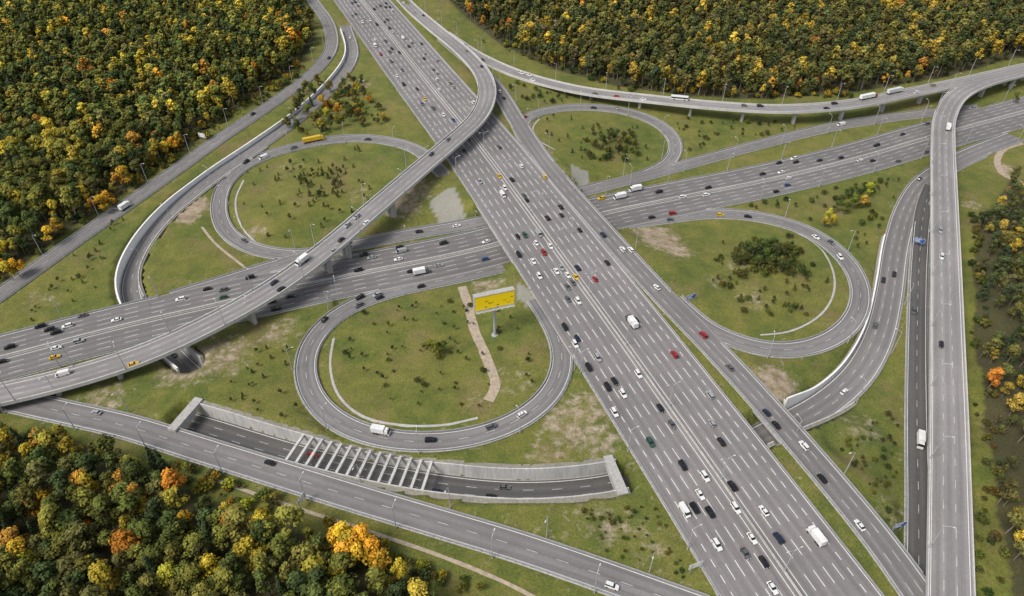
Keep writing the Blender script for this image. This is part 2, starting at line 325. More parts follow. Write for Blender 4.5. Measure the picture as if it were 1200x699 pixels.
for key,r in R.items():
    p=r['p'];hw=r['hw']; n=len(p.P); nm=roadname.get(key,'ramp_road')
    elev=r['kind']=='elev'
    cols=np.linspace(-hw,hw,max(3,int(hw)))
    if elev:
        wl=r.get('wall')
        def prof(i,cols=cols,wl=wl,n=n,hw=hw,p=p):
            f=i/n
            if wl and wl[0]<=f<=wl[1]:
                return [(c,0) for c in cols]+[(hw,-.6),(hw-.2,-6),(-hw+.2,-6),(-hw,-.6)]
            return [(c,0) for c in cols]+[(hw,-.7),(hw*.5,-2.3),(-hw*.5,-2.3),(-hw,-.7)]
    else:
        prof=[(c,0) for c in cols]+[(hw+.25,-.02),(hw+.3,-1.3),(-hw-.3,-1.3),(-hw-.25,-.02)]
    V,Fc,UV=sweep(p,prof,True)
    kk=len(prof(0)) if callable(prof) else len(prof); nc=len(cols)
    mi=[]
    for f in Fc:
        if len(f)==4 and (f[0]%kk)<nc-1 and (f[1]%kk)<nc and abs(f[0]-f[1])==1: mi.append(0)
        else: mi.append(1)
    side=M_girder if key=='fb' else M_conc
    o=mkobj(nm,mkmesh(nm,V,Fc,[r['mat'],side],mi,UV)); ROADOBJ[key]=o
    kdt=samp[samp[:,4]!=key_id[key]]
    def skip(q,off,p=p,kdt=kdt):
        x,y,z=p.at(q,off); d=(np.hypot(kdt[:,0]-x,kdt[:,1]-y)<kdt[:,3]-.2)&(np.abs(kdt[:,2]-z)<1.2); return bool(d.any())
    marks=[];worn=[]
    if key=='main':
        for sgn in(-1,1):
            marks.append(ribbon_marks(p,sgn*1.9,.22)); 
            for k in range(1,5): marks.append(ribbon_marks(p,sgn*(1.9+3.75*k),.22,(6,6)))
            marks.append(ribbon_marks(p,sgn*(1.9+3.75*5),.24,(3,3))); marks.append(ribbon_marks(p,sgn*24.3,.22,None,skip))
    elif key=='cross':
        for sgn in(-1,1):
            marks.append(ribbon_marks(p,sgn*1.6,.22))
            for k in range(1,4): worn.append(ribbon_marks(p,sgn*(1.6+3.6*k),.24,(6,6)))
            marks.append(ribbon_marks(p,sgn*16.2,.22,None,skip))
    else:
        for sgn in(-1,1): marks.append(ribbon_marks(p,sgn*(hw-.9),.2,None,skip))
        nl=3 if hw>=5.9 else 2
        for k in range(1,nl): worn.append(ribbon_marks(p,-(hw-.9)+(2*hw-1.8)*k/nl,.17,(4,7),skip))
    V,Fc=merge(marks)
    if Fc: mkobj('lane_markings',mkmesh('lane_markings',V,Fc,[M_paint]),o)
    V,Fc=merge(worn)
    if Fc: mkobj('dashed_markings',mkmesh('dashed_markings',V,Fc,[M_paint2]),o)
    for sgn in(-1,1):
        if r['kind']=='trench': continue
        edge=[(p.P[i,0]+p.Nn[i,0]*sgn*hw,p.P[i,1]+p.Nn[i,1]*sgn*hw,p.P[i,2]) for i in range(n)]
        keep=~covered(edge,key,.4,1.6 if elev else 2.6)
        if elev:
            e=sgn*hw
            pr=[(e-.22,.01),(e-.2,.95),(e+.2,.95),(e+.22,-.9),(e+.05,-.9)] if sgn>0 else [(e+.22,.01),(e+.2,.95),(e-.2,.95),(e-.22,-.9),(e-.05,-.9)]
            V,Fc,_=sweep(p,pr,True,keep); m=M_para; name='parapet'
        else:
            e=sgn*(hw-.15)
            pr=[(e-.12,.45),(e-.12,.85),(e+.12,.85),(e+.12,.45)]
            V,Fc,_=sweep(p,pr,True,keep); m=M_rail; name='guardrail'
            e=sgn*(hw+.15); V2,F2,_=sweep(p,[(e-.2,-.1),(e-.2,.13),(e+.25,.13),(e+.25,-.3)],True,keep)
            if F2: mkobj('kerb',mkmesh('kerb',V2,F2,[M_conc]),o)
            pv=[];pf=[]
            for i in range(0,n,1):
                if not keep[i]: continue
                x,y,z=p.at(p.s[i],e); b0=len(pv)
                for zz in(.0,.5):
                    for ax,ay in((-.07,-.07),(.07,-.07),(.07,.07),(-.07,.07)): pv.append((x+ax,y+ay,z+zz))
                for a_ in range(4): pf.append((b0+a_,b0+(a_+1)%4,b0+4+(a_+1)%4,b0+4+a_))
            if pf: V,Fc=merge([(V,Fc),(pv,pf)])
        if Fc: mkobj(name,mkmesh(name,V,Fc,[m]),o)
    if key in('main','cross'):
        h=.9; pr=[(-.35,0.005),(-.15,.35),(-.1,h),(.1,h),(.15,.35),(.35,.005)]
        V,Fc,_=sweep(p,pr,True); mkobj('median_barrier',mkmesh('median_barrier',V,Fc,[M_conc]),o)
    if elev:
        q=30; PV=[];PF=[]
        def pier(x,y,zt,zb,tx,ty,w):
            def ring(z,a,b): 
                r_=[]
                for (c,s_) in ((-1,-.6),(-.6,-1),(.6,-1),(1,-.6),(1,.6),(.6,1),(-.6,1),(-1,.6)):
                    ox=c*a; oy=s_*b; r_.append((x+(-ty)*ox+tx*oy,y+tx*ox+ty*oy,z))
                return r_
            rs=[ring(zb,1.7,1.1),ring(zt-3.8,1.5,1.0),ring(zt-2.9,w,.95),ring(zt-2.32,w,.95)]
            b0=len(PV)
            for g in rs: PV.extend(g)
            for k in range(3):
                for j in range(8): PF.append((b0+k*8+j,b0+k*8+(j+1)%8,b0+k*8+8+(j+1)%8,b0+k*8+8+j))
            PF.append(tuple(b0+24+j for j in range(8)))
        if key=='fa':
            for (u,v) in FA_PIERS:
                z=5
                for _ in range(4):
                    x,y=G(u,v,z); i=int(np.argmin(np.hypot(p.P[:,0]-x,p.P[:,1]-y))); z=p.P[i,2]
                x,y=p.P[i,0],p.P[i,1]
                for s_ in(-.3,.3):
                    xx=x+p.Nn[i,0]*hw*s_; yy=y+p.Nn[i,1]*hw*s_
                    pier(xx,yy,z,tz(xx,yy)-1,p.T[i,0],p.T[i,1],1.7)
            q=1e9
        while q<p.L-10:
            for dq in (0,5,-5,10,-10,15):
                x,y,z=p.at(q+dq,0); 
                f=(q+dq)/p.L
                if r.get('wall') and f<r['wall'][1]+.02: continue
                g=tz(x,y)
                if z-g>4 and td(x,y)>1.2:
                    i=int(np.searchsorted(p.s,q+dq)); i=min(i,n-1)
                    for s_ in (-.42,.42) if hw>6 else (0,):
                        xx=x+p.Nn[i,0]*hw*s_; yy=y+p.Nn[i,1]*hw*s_
                        pier(xx,yy,z,tz(xx,yy)-1,p.T[i,0],p.T[i,1],2.0 if hw>6 else hw*.5)
                    break
            q+=36
        if PF: mkobj('piers',mkmesh('piers',PV,PF,[M_conc]),o)
# retaining walls
def rwall(key,side,f0,f1,th=2.2,extra=.5,mn=1.0,mat=M_wall,probe=4.2,cap=.75):
    r=R[key];p=r['p'];hw=r['hw'];n=len(p.P)
    keep=np.array([f0<=i/n<=f1 for i in range(n)])
    tops=np.array([max(p.P[i,2]+mn,tz(*p.at(p.s[i],side*(hw+probe))[:2])+extra) for i in range(n)])
    for _ in range(5): tops[1:-1]=.5*tops[1:-1]+.25*(tops[:-2]+tops[2:])
    cov=covered([(*p.at(p.s[i],side*(hw+.3))[:2],p.P[i,2]) for i in range(n)],key,0,1.2) if mn>1.5 else covered([(*p.at(p.s[i],side*(hw+.3))[:2],tops[i]) for i in range(n)],key,0,2.2)
    keep&=~cov
    # do not pierce decks passing above
    over=covered([(*p.at(p.s[i],side*(hw+.3))[:2],tops[i]+.4) for i in range(n)],key,0,1.9); keep&=~over
    def prof(i):
        t=tops[i]-p.P[i,2]; e0=side*(hw+.31); e1=side*(hw+cap); e2=side*(hw+max(.31+th,cap+.1))
        return [(e0,-.5),(e0,t),(e1,t),(e1,t-.35-max(0,mn-1.5)),(e2,t-.45-max(0,mn-1.5)),(e2,t-3-mn)]
    V,Fc,_=sweep(p,prof,True,keep)
    mi=[1 if (len(f)==4 and f[0]%6 in(3,4)) else 0 for f in Fc]
    if Fc: mkobj('retaining_wall',mkmesh('retaining_wall',V,Fc,[mat,M_ledge],mi),ROADOBJ[key])
M_white=simple("white_noise_wall",(.80,.79,.77),.6,0,.06,.3)
rwall('h',-1,.0,.965,1.5,.5,3.2,M_white,4.2,1.1); rwall('h',1,.0,.5,1.5)
rwall('d',-1,.06,.50,1.6,.6,2.6,M_white,4.2,1.0); rwall('d',1,.0,.14,1.6)
rwall('t',-1,OA,OB,2.6,.3); rwall('t',1,OA,OB,2.6,.3)
def tslab():
    p=R['t']['p'];n=len(p.P); L=p.L; parts=[]
    for q in (OA*L,OB*L):
        zt=np.interp(q/L,[0,1],[-2.2,-.6]); V=[]
        for s_ in (-1.9,1.9):
            for o in (-8.8,8.8):
                for k in (.7,-2.2):
                    x,y,z=p.at(q+s_,o); V.append((x,y,zt+k))
        parts.append((V,[(0,2,6,4),(1,5,7,3),(0,1,3,2),(4,6,7,5),(0,4,5,1),(2,3,7,6)]))
    V,Fc=merge(parts); mkobj('tunnel_portal',mkmesh('tunnel_portal',V,Fc,[M_conc]),ROADOBJ['t'])
    parts=[]
    q=L*.30
    while q<L*.57:
        zt=np.interp(q/L,[0,1],[-2.2,-.6])
        V=[];
        for s_,dz in ((-.5,0),(.5,0)):
            for o in (-6.6,6.6):
                for k in (0,-1.1):
                    x,y,z=p.at(q+s_,o); V.append((x,y,zt+.1+k))
        Fc=[(0,2,6,4),(1,5,7,3),(0,1,3,2),(4,6,7,5),(0,4,5,1),(2,3,7,6)]
        parts.append((V,Fc)); q+=4.2
    V,Fc=merge(parts); mkobj('cross_struts',mkmesh('cross_struts',V,Fc,[M_wall]),ROADOBJ['t'])
tslab()
def path_on_ground(name,pts,w,mat,lift=.12,zs=-3):
    p=Path([(u,v,zs) for u,v in pts],step=1.5)
    V=[];Fc=[];n=len(p.P); UV=[]
    for i in range(n):
        wob=1+.05*math.sin(i*.37)+.04*math.sin(i*.91+1)
        for o in(-w/2*wob,0,w/2*wob):
            x,y,_=p.at(p.s[i],o); V.append((x,y,tz(x,y)+lift)); UV.append((o,p.s[i]))
    for i in range(n-1):
        for j in(0,1): a=i*3+j; Fc.append((a,a+1,a+4,a+3))
    mkobj(name,mkmesh(name,V,Fc,[mat],None,UV))
M_path=simple("gravel_path",(.36,.295,.22),.9,0,.25,.6)
path_on_ground('footpath',[(541,330),(547,350),(556,385),(566,410),(575,435),(582,455),(572,472)],4.4,M_path)
path_on_ground('footpath',[(390,392),(386,425),(396,462),(425,488),(470,499),(520,500),(560,492)],1.1,M_conc)
path_on_ground('footpath',[(925,262),(960,285),(978,320),(975,350),(955,375),(920,392),(890,396)],1.0,M_conc)
path_on_ground('footpath',[(240,560),(330,592),(430,625),(530,660),(600,690),(640,712)],1.4,M_path)
path_on_ground('footpath',[(1200,165),(1178,172),(1170,190),(1182,205),(1200,212)],4,M_path,.12,-5)
path_on_ground('footpath',[(235,262),(250,280),(275,300),(300,318)],1.4,M_path)
path_on_ground('footpath',[(285,210),(275,232),(282,262),(305,284)],1.0,M_conc)
path_on_ground('footpath',[(632,142),(624,155),(632,170),(650,180)],1.0,M_conc)
# ------------------------------------------------------------------ trees
def tree_mesh(name,seed,hh,cw,leaves,conifer=False,lsz=.55):
    rr=random.Random(seed); V=[];Fc=[];mi=[];sh=[]
    def tube(a,b,ra,rb,k=5):
        a=Vector(a);b=Vector(b);d=(b-a).normalized(); u=d.orthogonal().normalized(); w=d.cross(u); b0=len(V)
        for c,rad in((a,ra),(b,rb)):
            for j in range(k):
                t=2*math.pi*j/k; V.append(tuple(c+u*math.cos(t)*rad+w*math.sin(t)*rad)); sh.append(1)
        for j in range(k): Fc.append((b0+j,b0+(j+1)%k,b0+k+(j+1)%k,b0+k+j)); mi.append(1)
    tr=.018*hh
    tube((0,0,-.5),(0.1,.1,hh*.45),tr,tr*.7); tube((.1,.1,hh*.45),(0,0,hh*.9),tr*.7,tr*.2)
    clumps=[]
    if conifer:
        for k in range(26):
            f=k/26; z=hh*(.12+.86*f); rad=cw*.5*(1-f)**.85+.15
            for j in range(5):
                t=rr.uniform(0,6.28); clumps.append(((rad*.6*math.cos(t),rad*.6*math.sin(t),z-rad*.15),rad*.42,.28*hh/10,rr.uniform(.7,1.2)))
    else:
        nb=rr.randint(11,15)
        for k in range(nb):
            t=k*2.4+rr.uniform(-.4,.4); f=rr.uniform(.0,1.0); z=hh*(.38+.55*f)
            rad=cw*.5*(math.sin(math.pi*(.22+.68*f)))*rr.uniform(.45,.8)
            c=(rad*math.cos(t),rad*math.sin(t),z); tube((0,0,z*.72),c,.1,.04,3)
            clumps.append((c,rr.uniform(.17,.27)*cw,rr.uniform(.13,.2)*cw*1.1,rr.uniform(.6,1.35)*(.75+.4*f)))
        clumps.append(((0,0,hh*.93),.2*cw,.16*cw,1.25)); clumps.append(((.3,0,hh*.7),.28*cw,.25*cw,.8))
    per=max(1,leaves//len(clumps))
    for (c,ra,rz,br) in clumps:
        for _ in range(per):
            d=Vector((rr.gauss(0,1),rr.gauss(0,1),rr.gauss(0,1))).normalized()*(rr.random()**.4)
            P=Vector((c[0]+d.x*ra,c[1]+d.y*ra,c[2]+d.z*rz))
            nrm=(d*1.2+Vector((rr.uniform(-.6,.6),rr.uniform(-.6,.6),rr.uniform(.2,1.2)))).normalized()
            u=nrm.orthogonal().normalized(); w=nrm.cross(u); a=rr.uniform(0,6.28); u,w=u*math.cos(a)+w*math.sin(a),w*math.cos(a)-u*math.sin(a)
            s1=lsz*rr.uniform(.6,1.3); s2=s1*rr.uniform(.5,.9); b0=len(V)
            V.extend([tuple(P-u*s1),tuple(P+w*s2),tuple(P+u*s1),tuple(P-w*s2)]); Fc.append((b0,b0+1,b0+2,b0+3)); mi.append(0)
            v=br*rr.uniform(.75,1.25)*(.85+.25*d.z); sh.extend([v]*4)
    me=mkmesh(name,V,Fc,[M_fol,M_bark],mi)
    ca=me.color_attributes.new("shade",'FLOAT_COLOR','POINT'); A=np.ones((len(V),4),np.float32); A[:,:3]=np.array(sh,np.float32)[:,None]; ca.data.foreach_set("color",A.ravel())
    return me
variants=[tree_mesh("broadleaf_a",1,17,9,850),tree_mesh("broadleaf_b",2,19,8,850),tree_mesh("broadleaf_c",3,15,10,900),tree_mesh("broadleaf_d",4,18,7,700),tree_mesh("broadleaf_e",5,16,8.5,800),
 tree_mesh("conifer_a",6,19,6,850,True,.5),tree_mesh("sapling_a",7,4.0,2.2,120,False,.26),tree_mesh("shrub_a",8,3.0,3.6,240,False,.33),tree_mesh("young_conifer",9,3.4,2.0,200,True,.24),
 tree_mesh("broadleaf_f",11,17,9,340,False,.88),tree_mesh("broadleaf_g",12,19,8,340,False,.88),tree_mesh("broadleaf_h",13,15,10,360,False,.9),tree_mesh("broadleaf_i",14,18,7.5,300,False,.85)]
vc=bpy.data.collections.new("tree_variants")
for i,mm in enumerate(variants):
    o=bpy.data.objects.new("v%02d_%s"%(i,mm.name),mm); vc.objects.link(o)
def gn_scatter(name,pts):
    me=bpy.data.meshes.new(name); me.from_pydata([q[:3] for q in pts],[],[])
    a=me.attributes.new("kind",'INT','POINT'); a.data.foreach_set("value",[q[3] for q in pts])
    a=me.attributes.new("rot",'FLOAT_VECTOR','POINT'); a.data.foreach_set("vector",np.array([(random.uniform(-.05,.05),random.uniform(-.05,.05),q[4]) for q in pts],np.float32).ravel())
    a=me.attributes.new("scl",'FLOAT_VECTOR','POINT'); a.data.foreach_set("vector",np.array([q[5] for q in pts],np.float32).ravel())
    a=me.attributes.new("tint",'FLOAT_COLOR','POINT'); a.data.foreach_set("color",np.array([(*q[6],1) for q in pts],np.float32).ravel())
    o=mkobj(name,me)
    ng=bpy.data.node_groups.new(name+"_nodes","GeometryNodeTree")
    ng.interface.new_socket("Geometry",in_out='INPUT',socket_type='NodeSocketGeometry'); ng.interface.new_socket("Geometry",in_out='OUTPUT',socket_type='NodeSocketGeometry')
    gi=ng.nodes.new("NodeGroupInput");go=ng.nodes.new("NodeGroupOutput"); ip=ng.nodes.new("GeometryNodeInstanceOnPoints"); ci=ng.nodes.new("GeometryNodeCollectionInfo")
    ci.inputs[0].default_value=vc; ci.inputs["Separate Children"].default_value=True; ci.inputs["Reset Children"].default_value=True
    ip.inputs["Pick Instance"].default_value=True
    def na(nm,t):
        x=ng.nodes.new("GeometryNodeInputNamedAttribute"); x.data_type=t; x.inputs[0].default_value=nm
        return [s for s in x.outputs if s.enabled and s.name=="Attribute"][0]
    L=ng.links.new
    L(gi.outputs[0],ip.inputs["Points"]); L(ci.outputs[0],ip.inputs["Instance"]); L(na("kind",'INT'),ip.inputs["Instance Index"])
    L(na("rot",'FLOAT_VECTOR'),ip.inputs["Rotation"]); L(na("scl",'FLOAT_VECTOR'),ip.inputs["Scale"]); L(ip.outputs[0],go.inputs[0])
    md=o.modifiers.new("scatter",'NODES'); md.node_group=ng
    return o
GREENS=[(.098,.118,.024),(.118,.132,.026),(.145,.150,.028),(.070,.096,.024),(.17,.165,.030),(.128,.124,.036),(.085,.108,.026),(.155,.142,.030),(.055,.080,.024)]
YEL=[(.38,.29,.03),(.50,.38,.035),(.28,.24,.032),(.36,.27,.035)]
ORG=[(.54,.27,.025),(.48,.19,.022),(.58,.34,.03),(.42,.22,.035)]
def vnoise(x,y):
    return .5+.22*math.sin(x*.041+1.7*math.sin(y*.037))+.22*math.sin(y*.055+2.1*math.sin(x*.033+2))
def tint(x,y,edge,bias=0,po_=1.0):
    a=random.random(); v=vnoise(x,y)
    py=.09+.20*max(0,v-.5)*2+bias+(.09 if edge else 0); po=(.022+(.08 if edge else 0)+bias*.3)*po_
    if a<po: c=random.choice(ORG)
    elif a<po+py: c=random.choice(YEL)
    else:
        c=random.choice(GREENS)
    k=random.uniform(.66,1.34)*(.84+.32*v)
    return tuple(q*k for q in c)
def polydist(x,y,poly):
    best=1e9
    for i in range(len(poly)):
        x1,y1=poly[i];x2,y2=poly[(i+1)%len(poly)]; dx,dy=x2-x1,y2-y1; t=max(0,min(1,((x-x1)*dx+(y-y1)*dy)/(dx*dx+dy*dy+1e-9)))
        best=min(best,math.hypot(x-x1-dx*t,y-y1-dy*t))
    return best
for k,P in forest.items():
    pts=[]; X=[a for a,b in P];Y=[b for a,b in P]
    sp_=6.0 if k!='NE' else 6.6
    x0,x1=max(min(X),-570),min(max(X),570); y0,y1=max(min(Y),60),min(max(Y),850)
    y=y0; row=0
    while y<y1:
        x=x0+(row%2)*sp_*.5
        while x<x1:
            px=x+random.uniform(-.48,.48)*sp_;py=y+random.uniform(-.48,.48)*sp_
            if inpoly(np.array(px),np.array(py),P) and td(px,py)>5 and random.random()>(.06 if k!='E' else .3):
                e=polydist(px,py,P); edge=e<14
                if k=='NE' or py>420: kd=random.choices([9,10,11,12,5],[5,5,4,5,1.4])[0]
                else: kd=random.choices([0,1,2,3,4,5],[5,5,4,4,5,1.6])[0]
                s=random.uniform(.66,1.16)*(.85 if edge and random.random()<.5 else 1)
                if k=='E': s*=.75
                if e<5 and random.random()<.5: s*=.6
                t=tint(px,py,edge,{'SW':.05,'NE':-.02}.get(k,0),{'E':.25,'NE':.5}.get(k,1))
                if k=='E': t=tuple(q*w for q,w in zip(t,(.98,.92,1.3)))
                if k=='NE': t=tuple(q*w for q,w in zip(t,(.98,.90,1.15)))
                if kd==5: t=(.05,.074,.028)
                pts.append((px,py,tz(px,py),kd,random.uniform(0,6.28),(s*random.uniform(.88,1.18),s*random.uniform(.88,1.18),s),t))
            x+=sp_
        y+=sp_*.87; row+=1
    gn_scatter('forest',pts)
pts=[]
def sap(poly,nn,kinds,sc=(.7,1.3),zs=-3,tints=None):
    W=[G(u,v,zs) for u,v in poly]; X=[a for a,b in W];Y=[b for a,b in W]; c=0; g=0
    while c<nn and g<nn*40:
        g+=1; x=random.uniform(min(X),max(X));y=random.uniform(min(Y),max(Y))
        if inpoly(np.array(x),np.array(y),W) and td(x,y)>2.5:
            s=random.uniform(*sc); pts.append((x,y,tz(x,y),random.choice(kinds),random.uniform(0,6.28),(s,s,s*random.uniform(.9,1.1)),tuple(q*random.uniform(.5,.8) for q in random.choice(tints or GREENS)))); c+=1
sap([(290,190),(430,175),(440,230),(400,270),(320,280),(280,250)],55,[6,8,8],(.6,1.2))
sap([(350,200),(400,200),(402,232),(350,236)],36,[8,6],(.9,1.5))
sap([(410,360),(540,345),(620,380),(630,450),(560,480),(450,480),(400,430)],70,[6,7,6],(.45,.9))
sap([(840,280),(930,275),(970,330),(940,380),(870,370),(830,330)],80,[6,8,7],(.6,1.2))
sap([(858,290),(930,285),(940,325),(865,330)],60,[7,7,6],(.8,1.8))
sap([(640,140),(760,145),(765,185),(700,200),(640,170)],34,[6,8],(.6,1.1))
sap([(680,158),(745,158),(748,185),(688,188)],36,[7,6],(.7,1.6))
sap([(860,240),(1060,200),(1030,300),(1010,290)],50,[6,7],(.6,1.2))
sap([(340,110),(420,85),(455,150),(345,165)],80,[7,6],(.9,1.9),-1,GREENS+YEL+ORG)
sap([(20,380),(110,340),(150,250),(60,320)],26,[8,6],(.5,1.0))
sap([(300,400),(350,385),(350,500),(250,470)],22,[6,8],(.4,.9))
sap([(680,600),(800,600),(830,699),(700,660)],50,[7,6],(.3,.7))
sap([(980,520),(1060,470),(1060,640),(1040,620)],50,[7,6],(.4,.8))
sap([(1140,240),(1150,240),(1180,699),(1142,699)],70,[7],(.5,1.3),-1)
sap([(740,135),(980,140),(960,150),(800,180),(790,150)],34,[7,6],(.5,1.1))
sap([(590,95),(700,115),(690,120),(605,120)],22,[7,6],(.6,1.3),0)
sap([(200,530),(590,700),(470,690),(200,560)],90,[7,6,7],(.5,1.5),-1,GREENS+YEL)
sap([(0,336),(368,82),(345,72),(0,318)],200,[7,6,7],(.6,1.7),-1,GREENS+YEL)
sap([(560,50),(720,104),(1000,110),(1000,100),(720,96),(600,55)],130,[7,6,7],(.7,1.6),-1,GREENS+YEL)
gn_scatter('shrubs',pts)
def tree(u,v,kind,s,t,zs=-3):
    x,y=G(u,v,zs); o=mkobj('tree',variants[kind]); o.location=(x,y,tz(x,y)-.1); o.rotation_euler=(0,0,random.uniform(0,6.28)); o.scale=(s,s,s*random.uniform(.85,1.0)); o["tint"]=[float(q)*random.uniform(.85,1.2) for q in t]
DG_=(.07,.090,.022); OL=(.135,.135,.026); OR=(.52,.27,.025); YE=(.42,.32,.035); BO=(.62,.37,.03)
for a in [(512,414,2,.6,OL),(505,411,0,.5,OL),(520,412,4,.48,DG_),(498,408,2,.36,OL),(514,420,2,.35,OL),(410,285,0,.4,DG_),
 (868,312,2,.62,DG_),(880,305,0,.62,DG_),(893,300,4,.7,DG_),(905,306,2,.68,DG_),(918,302,0,.6,DG_),(926,310,4,.55,DG_),(885,316,2,.6,DG_),(900,318,4,.6,DG_),(873,300,4,.6,DG_),(912,316,2,.55,OL),(887,292,2,.55,DG_),(904,293,0,.55,DG_),(920,320,2,.5,DG_),(895,310,0,.6,DG_),
 (970,258,4,.65,YE),(975,262,0,.55,YE),(966,263,2,.5,YE),(990,246,0,.6,OL),(1000,240,4,.7,OL),(1012,238,2,.6,YE),(985,236,2,.6,DG_),(1018,225,0,.6,YE),(995,228,2,.6,DG_),(1006,230,4,.6,DG_),(980,244,0,.5,DG_),
 (705,172,2,.6,DG_),(716,168,0,.6,DG_),(725,174,4,.55,OL),(697,176,4,.5,DG_),(735,168,2,.6,OL),(712,180,2,.5,OL),(722,163,0,.5,DG_),(703,164,4,.45,OL),(740,176,2,.4,OL),
 (372,150,2,.75,OL),(385,146,0,.7,YE),(350,158,4,.7,DG_),(398,140,2,.7,OR),(380,132,0,.75,OR),(410,146,4,.7,DG_),(362,140,0,.7,OL),(395,125,4,.65,DG_),(425,150,2,.55,OL),(355,128,1,.75,DG_),(368,118,0,.7,DG_),(388,112,2,.7,OL),(404,108,4,.6,OL),(345,145,0,.7,OL),(418,128,2,.6,OL),(378,156,4,.6,YE),(366,128,5,.6,DG_),(390,155,1,.7,DG_),(360,112,2,.7,OL),(374,106,4,.7,OL),(350,138,1,.8,DG_),(338,152,2,.7,OL),(402,152,0,.65,OL),
 (418,655,2,1.0,BO),(430,650,0,.95,BO),(408,648,4,1.0,BO),(440,662,4,.9,BO),(397,655,2,.9,BO),(424,668,2,.95,BO),(410,665,0,.9,BO),(450,672,2,.8,OR),(404,640,2,.9,BO),(186,552,5,.9,(.045,.068,.024)),(196,556,5,.8,(.045,.068,.024)),
 (20,668,2,.95,BO),(35,662,0,.9,OR),(8,672,4,.9,BO),(40,672,2,.85,YE),(100,630,2,.85,OR),(210,690,0,.9,YE),(60,600,2,.85,OR),(48,606,4,.8,OR),
 (205,178,2,.85,OR,0),(197,184,0,.8,BO,0),(212,172,4,.8,YE,0),(20,318,2,.85,OR,0),(12,322,0,.8,YE,0),(352,62,2,.9,YE,0),(345,70,0,.8,OR,0),(130,240,2,.85,OR,0),(122,246,0,.8,OR,0),(70,272,4,.8,OR,0),(340,48,2,.8,OR,2),(60,282,0,.8,BO,0),
 (1188,120,0,.6,OL,-6),(1170,60,2,.8,OL,-4)]: tree(*a)
# ------------------------------------------------------------------ street lamps
def box(V,Fc,mi,x0,x1,y0,y1,z0,z1,m):
    b=len(V); V.extend([(x0,y0,z0),(x1,y0,z0),(x1,y1,z0),(x0,y1,z0),(x0,y0,z1),(x1,y0,z1),(x1,y1,z1),(x0,y1,z1)])
    for f in ((0,3,2,1),(4,5,6,7),(0,1,5,4),(1,2,6,5),(2,3,7,6),(3,0,4,7)): Fc.append(tuple(b+i for i in f)); mi.append(m)
def cyl(V,Fc,mi,a,b,ra,rb,k,m,cap=True):
    a=Vector(a);b=Vector(b);d=(b-a).normalized();u=d.orthogonal().normalized();w=d.cross(u);b0=len(V)
    for c,rad in((a,ra),(b,rb)):
        for j in range(k): t=2*math.pi*j/k; V.append(tuple(c+u*math.cos(t)*rad+w*math.sin(t)*rad))
    for j in range(k): Fc.append((b0+j,b0+(j+1)%k,b0+k+(j+1)%k,b0+k+j)); mi.append(m)
    if cap: Fc.append(tuple(b0+k+j for j in range(k))); mi.append(m); Fc.append(tuple(b0+k-1-j for j in range(k))); mi.append(m)
def lampmesh(double):
    V=[];Fc=[];mi=[]
    cyl(V,Fc,mi,(0,0,-.4),(0,0,.8),.28,.26,8,0); cyl(V,Fc,mi,(0,0,.8),(0,0,13),.20,.12,8,0)
    for s in ((1,-1) if double else (1,)):
        cyl(V,Fc,mi,(0,0,12.9),(s*1.2,0,13.6),.10,.09,6,0); cyl(V,Fc,mi,(s*1.2,0,13.6),(s*2.4,0,13.8),.09,.08,6,0)
        box(V,Fc,mi,min(s*2.2,s*3.05),max(s*2.2,s*3.05),-.19,.19,13.7,13.9,1)
    return mkmesh("street_lamp",V,Fc,[M_pole,M_lamph],mi)
LM1=lampmesh(False); LM2=lampmesh(True)
def lamps(key,side,spacing,dbl=False,off=None,s0=15):
    r=R[key];p=r['p'];q=s0
    while q<p.L-5:
        o_=(r['hw']+1.0)*side if off is None else off
        if r['kind']=='elev' and off is None: o_=(r['hw']-.0)*side
        x,y,z=p.at(q,o_)
        if not covered([(x,y,z)],key,.5,4)[0] and -600<x<600 and 60<y<900:
            zz=z+.9 if r['kind']=='elev' else (z if dbl else tz(x,y))
            if r['kind']=='elev' or abs(zz-z)<3:
                i=min(int(np.searchsorted(p.s,q)),len(p.s)-1)
                o=mkobj('street_lamp',LM2 if dbl else LM1); nv=p.Nn[i]*(-side); o.location=(x,y,zz); o.rotation_euler=(0,0,math.atan2(nv[1],nv[0]))
        q+=spacing
lamps('main',1,38,True,0.0); lamps('coll',1,38); lamps('main',-1,44); lamps('cross',1,42); lamps('cross',-1,42)
for k in('l1','l2','l3','l4'): lamps(k,-1 if k in('l1','l4') else 1,38)
lamps('f',1,36); lamps('f',-1,36,s0=30); lamps('g',-1,38); lamps('h',1,40); lamps('d',1,38); lamps('fa',1,42); lamps('fa',-1,42,s0=36); lamps('fb',-1,42); lamps('fc',-1,40); lamps('k2e',1,40)
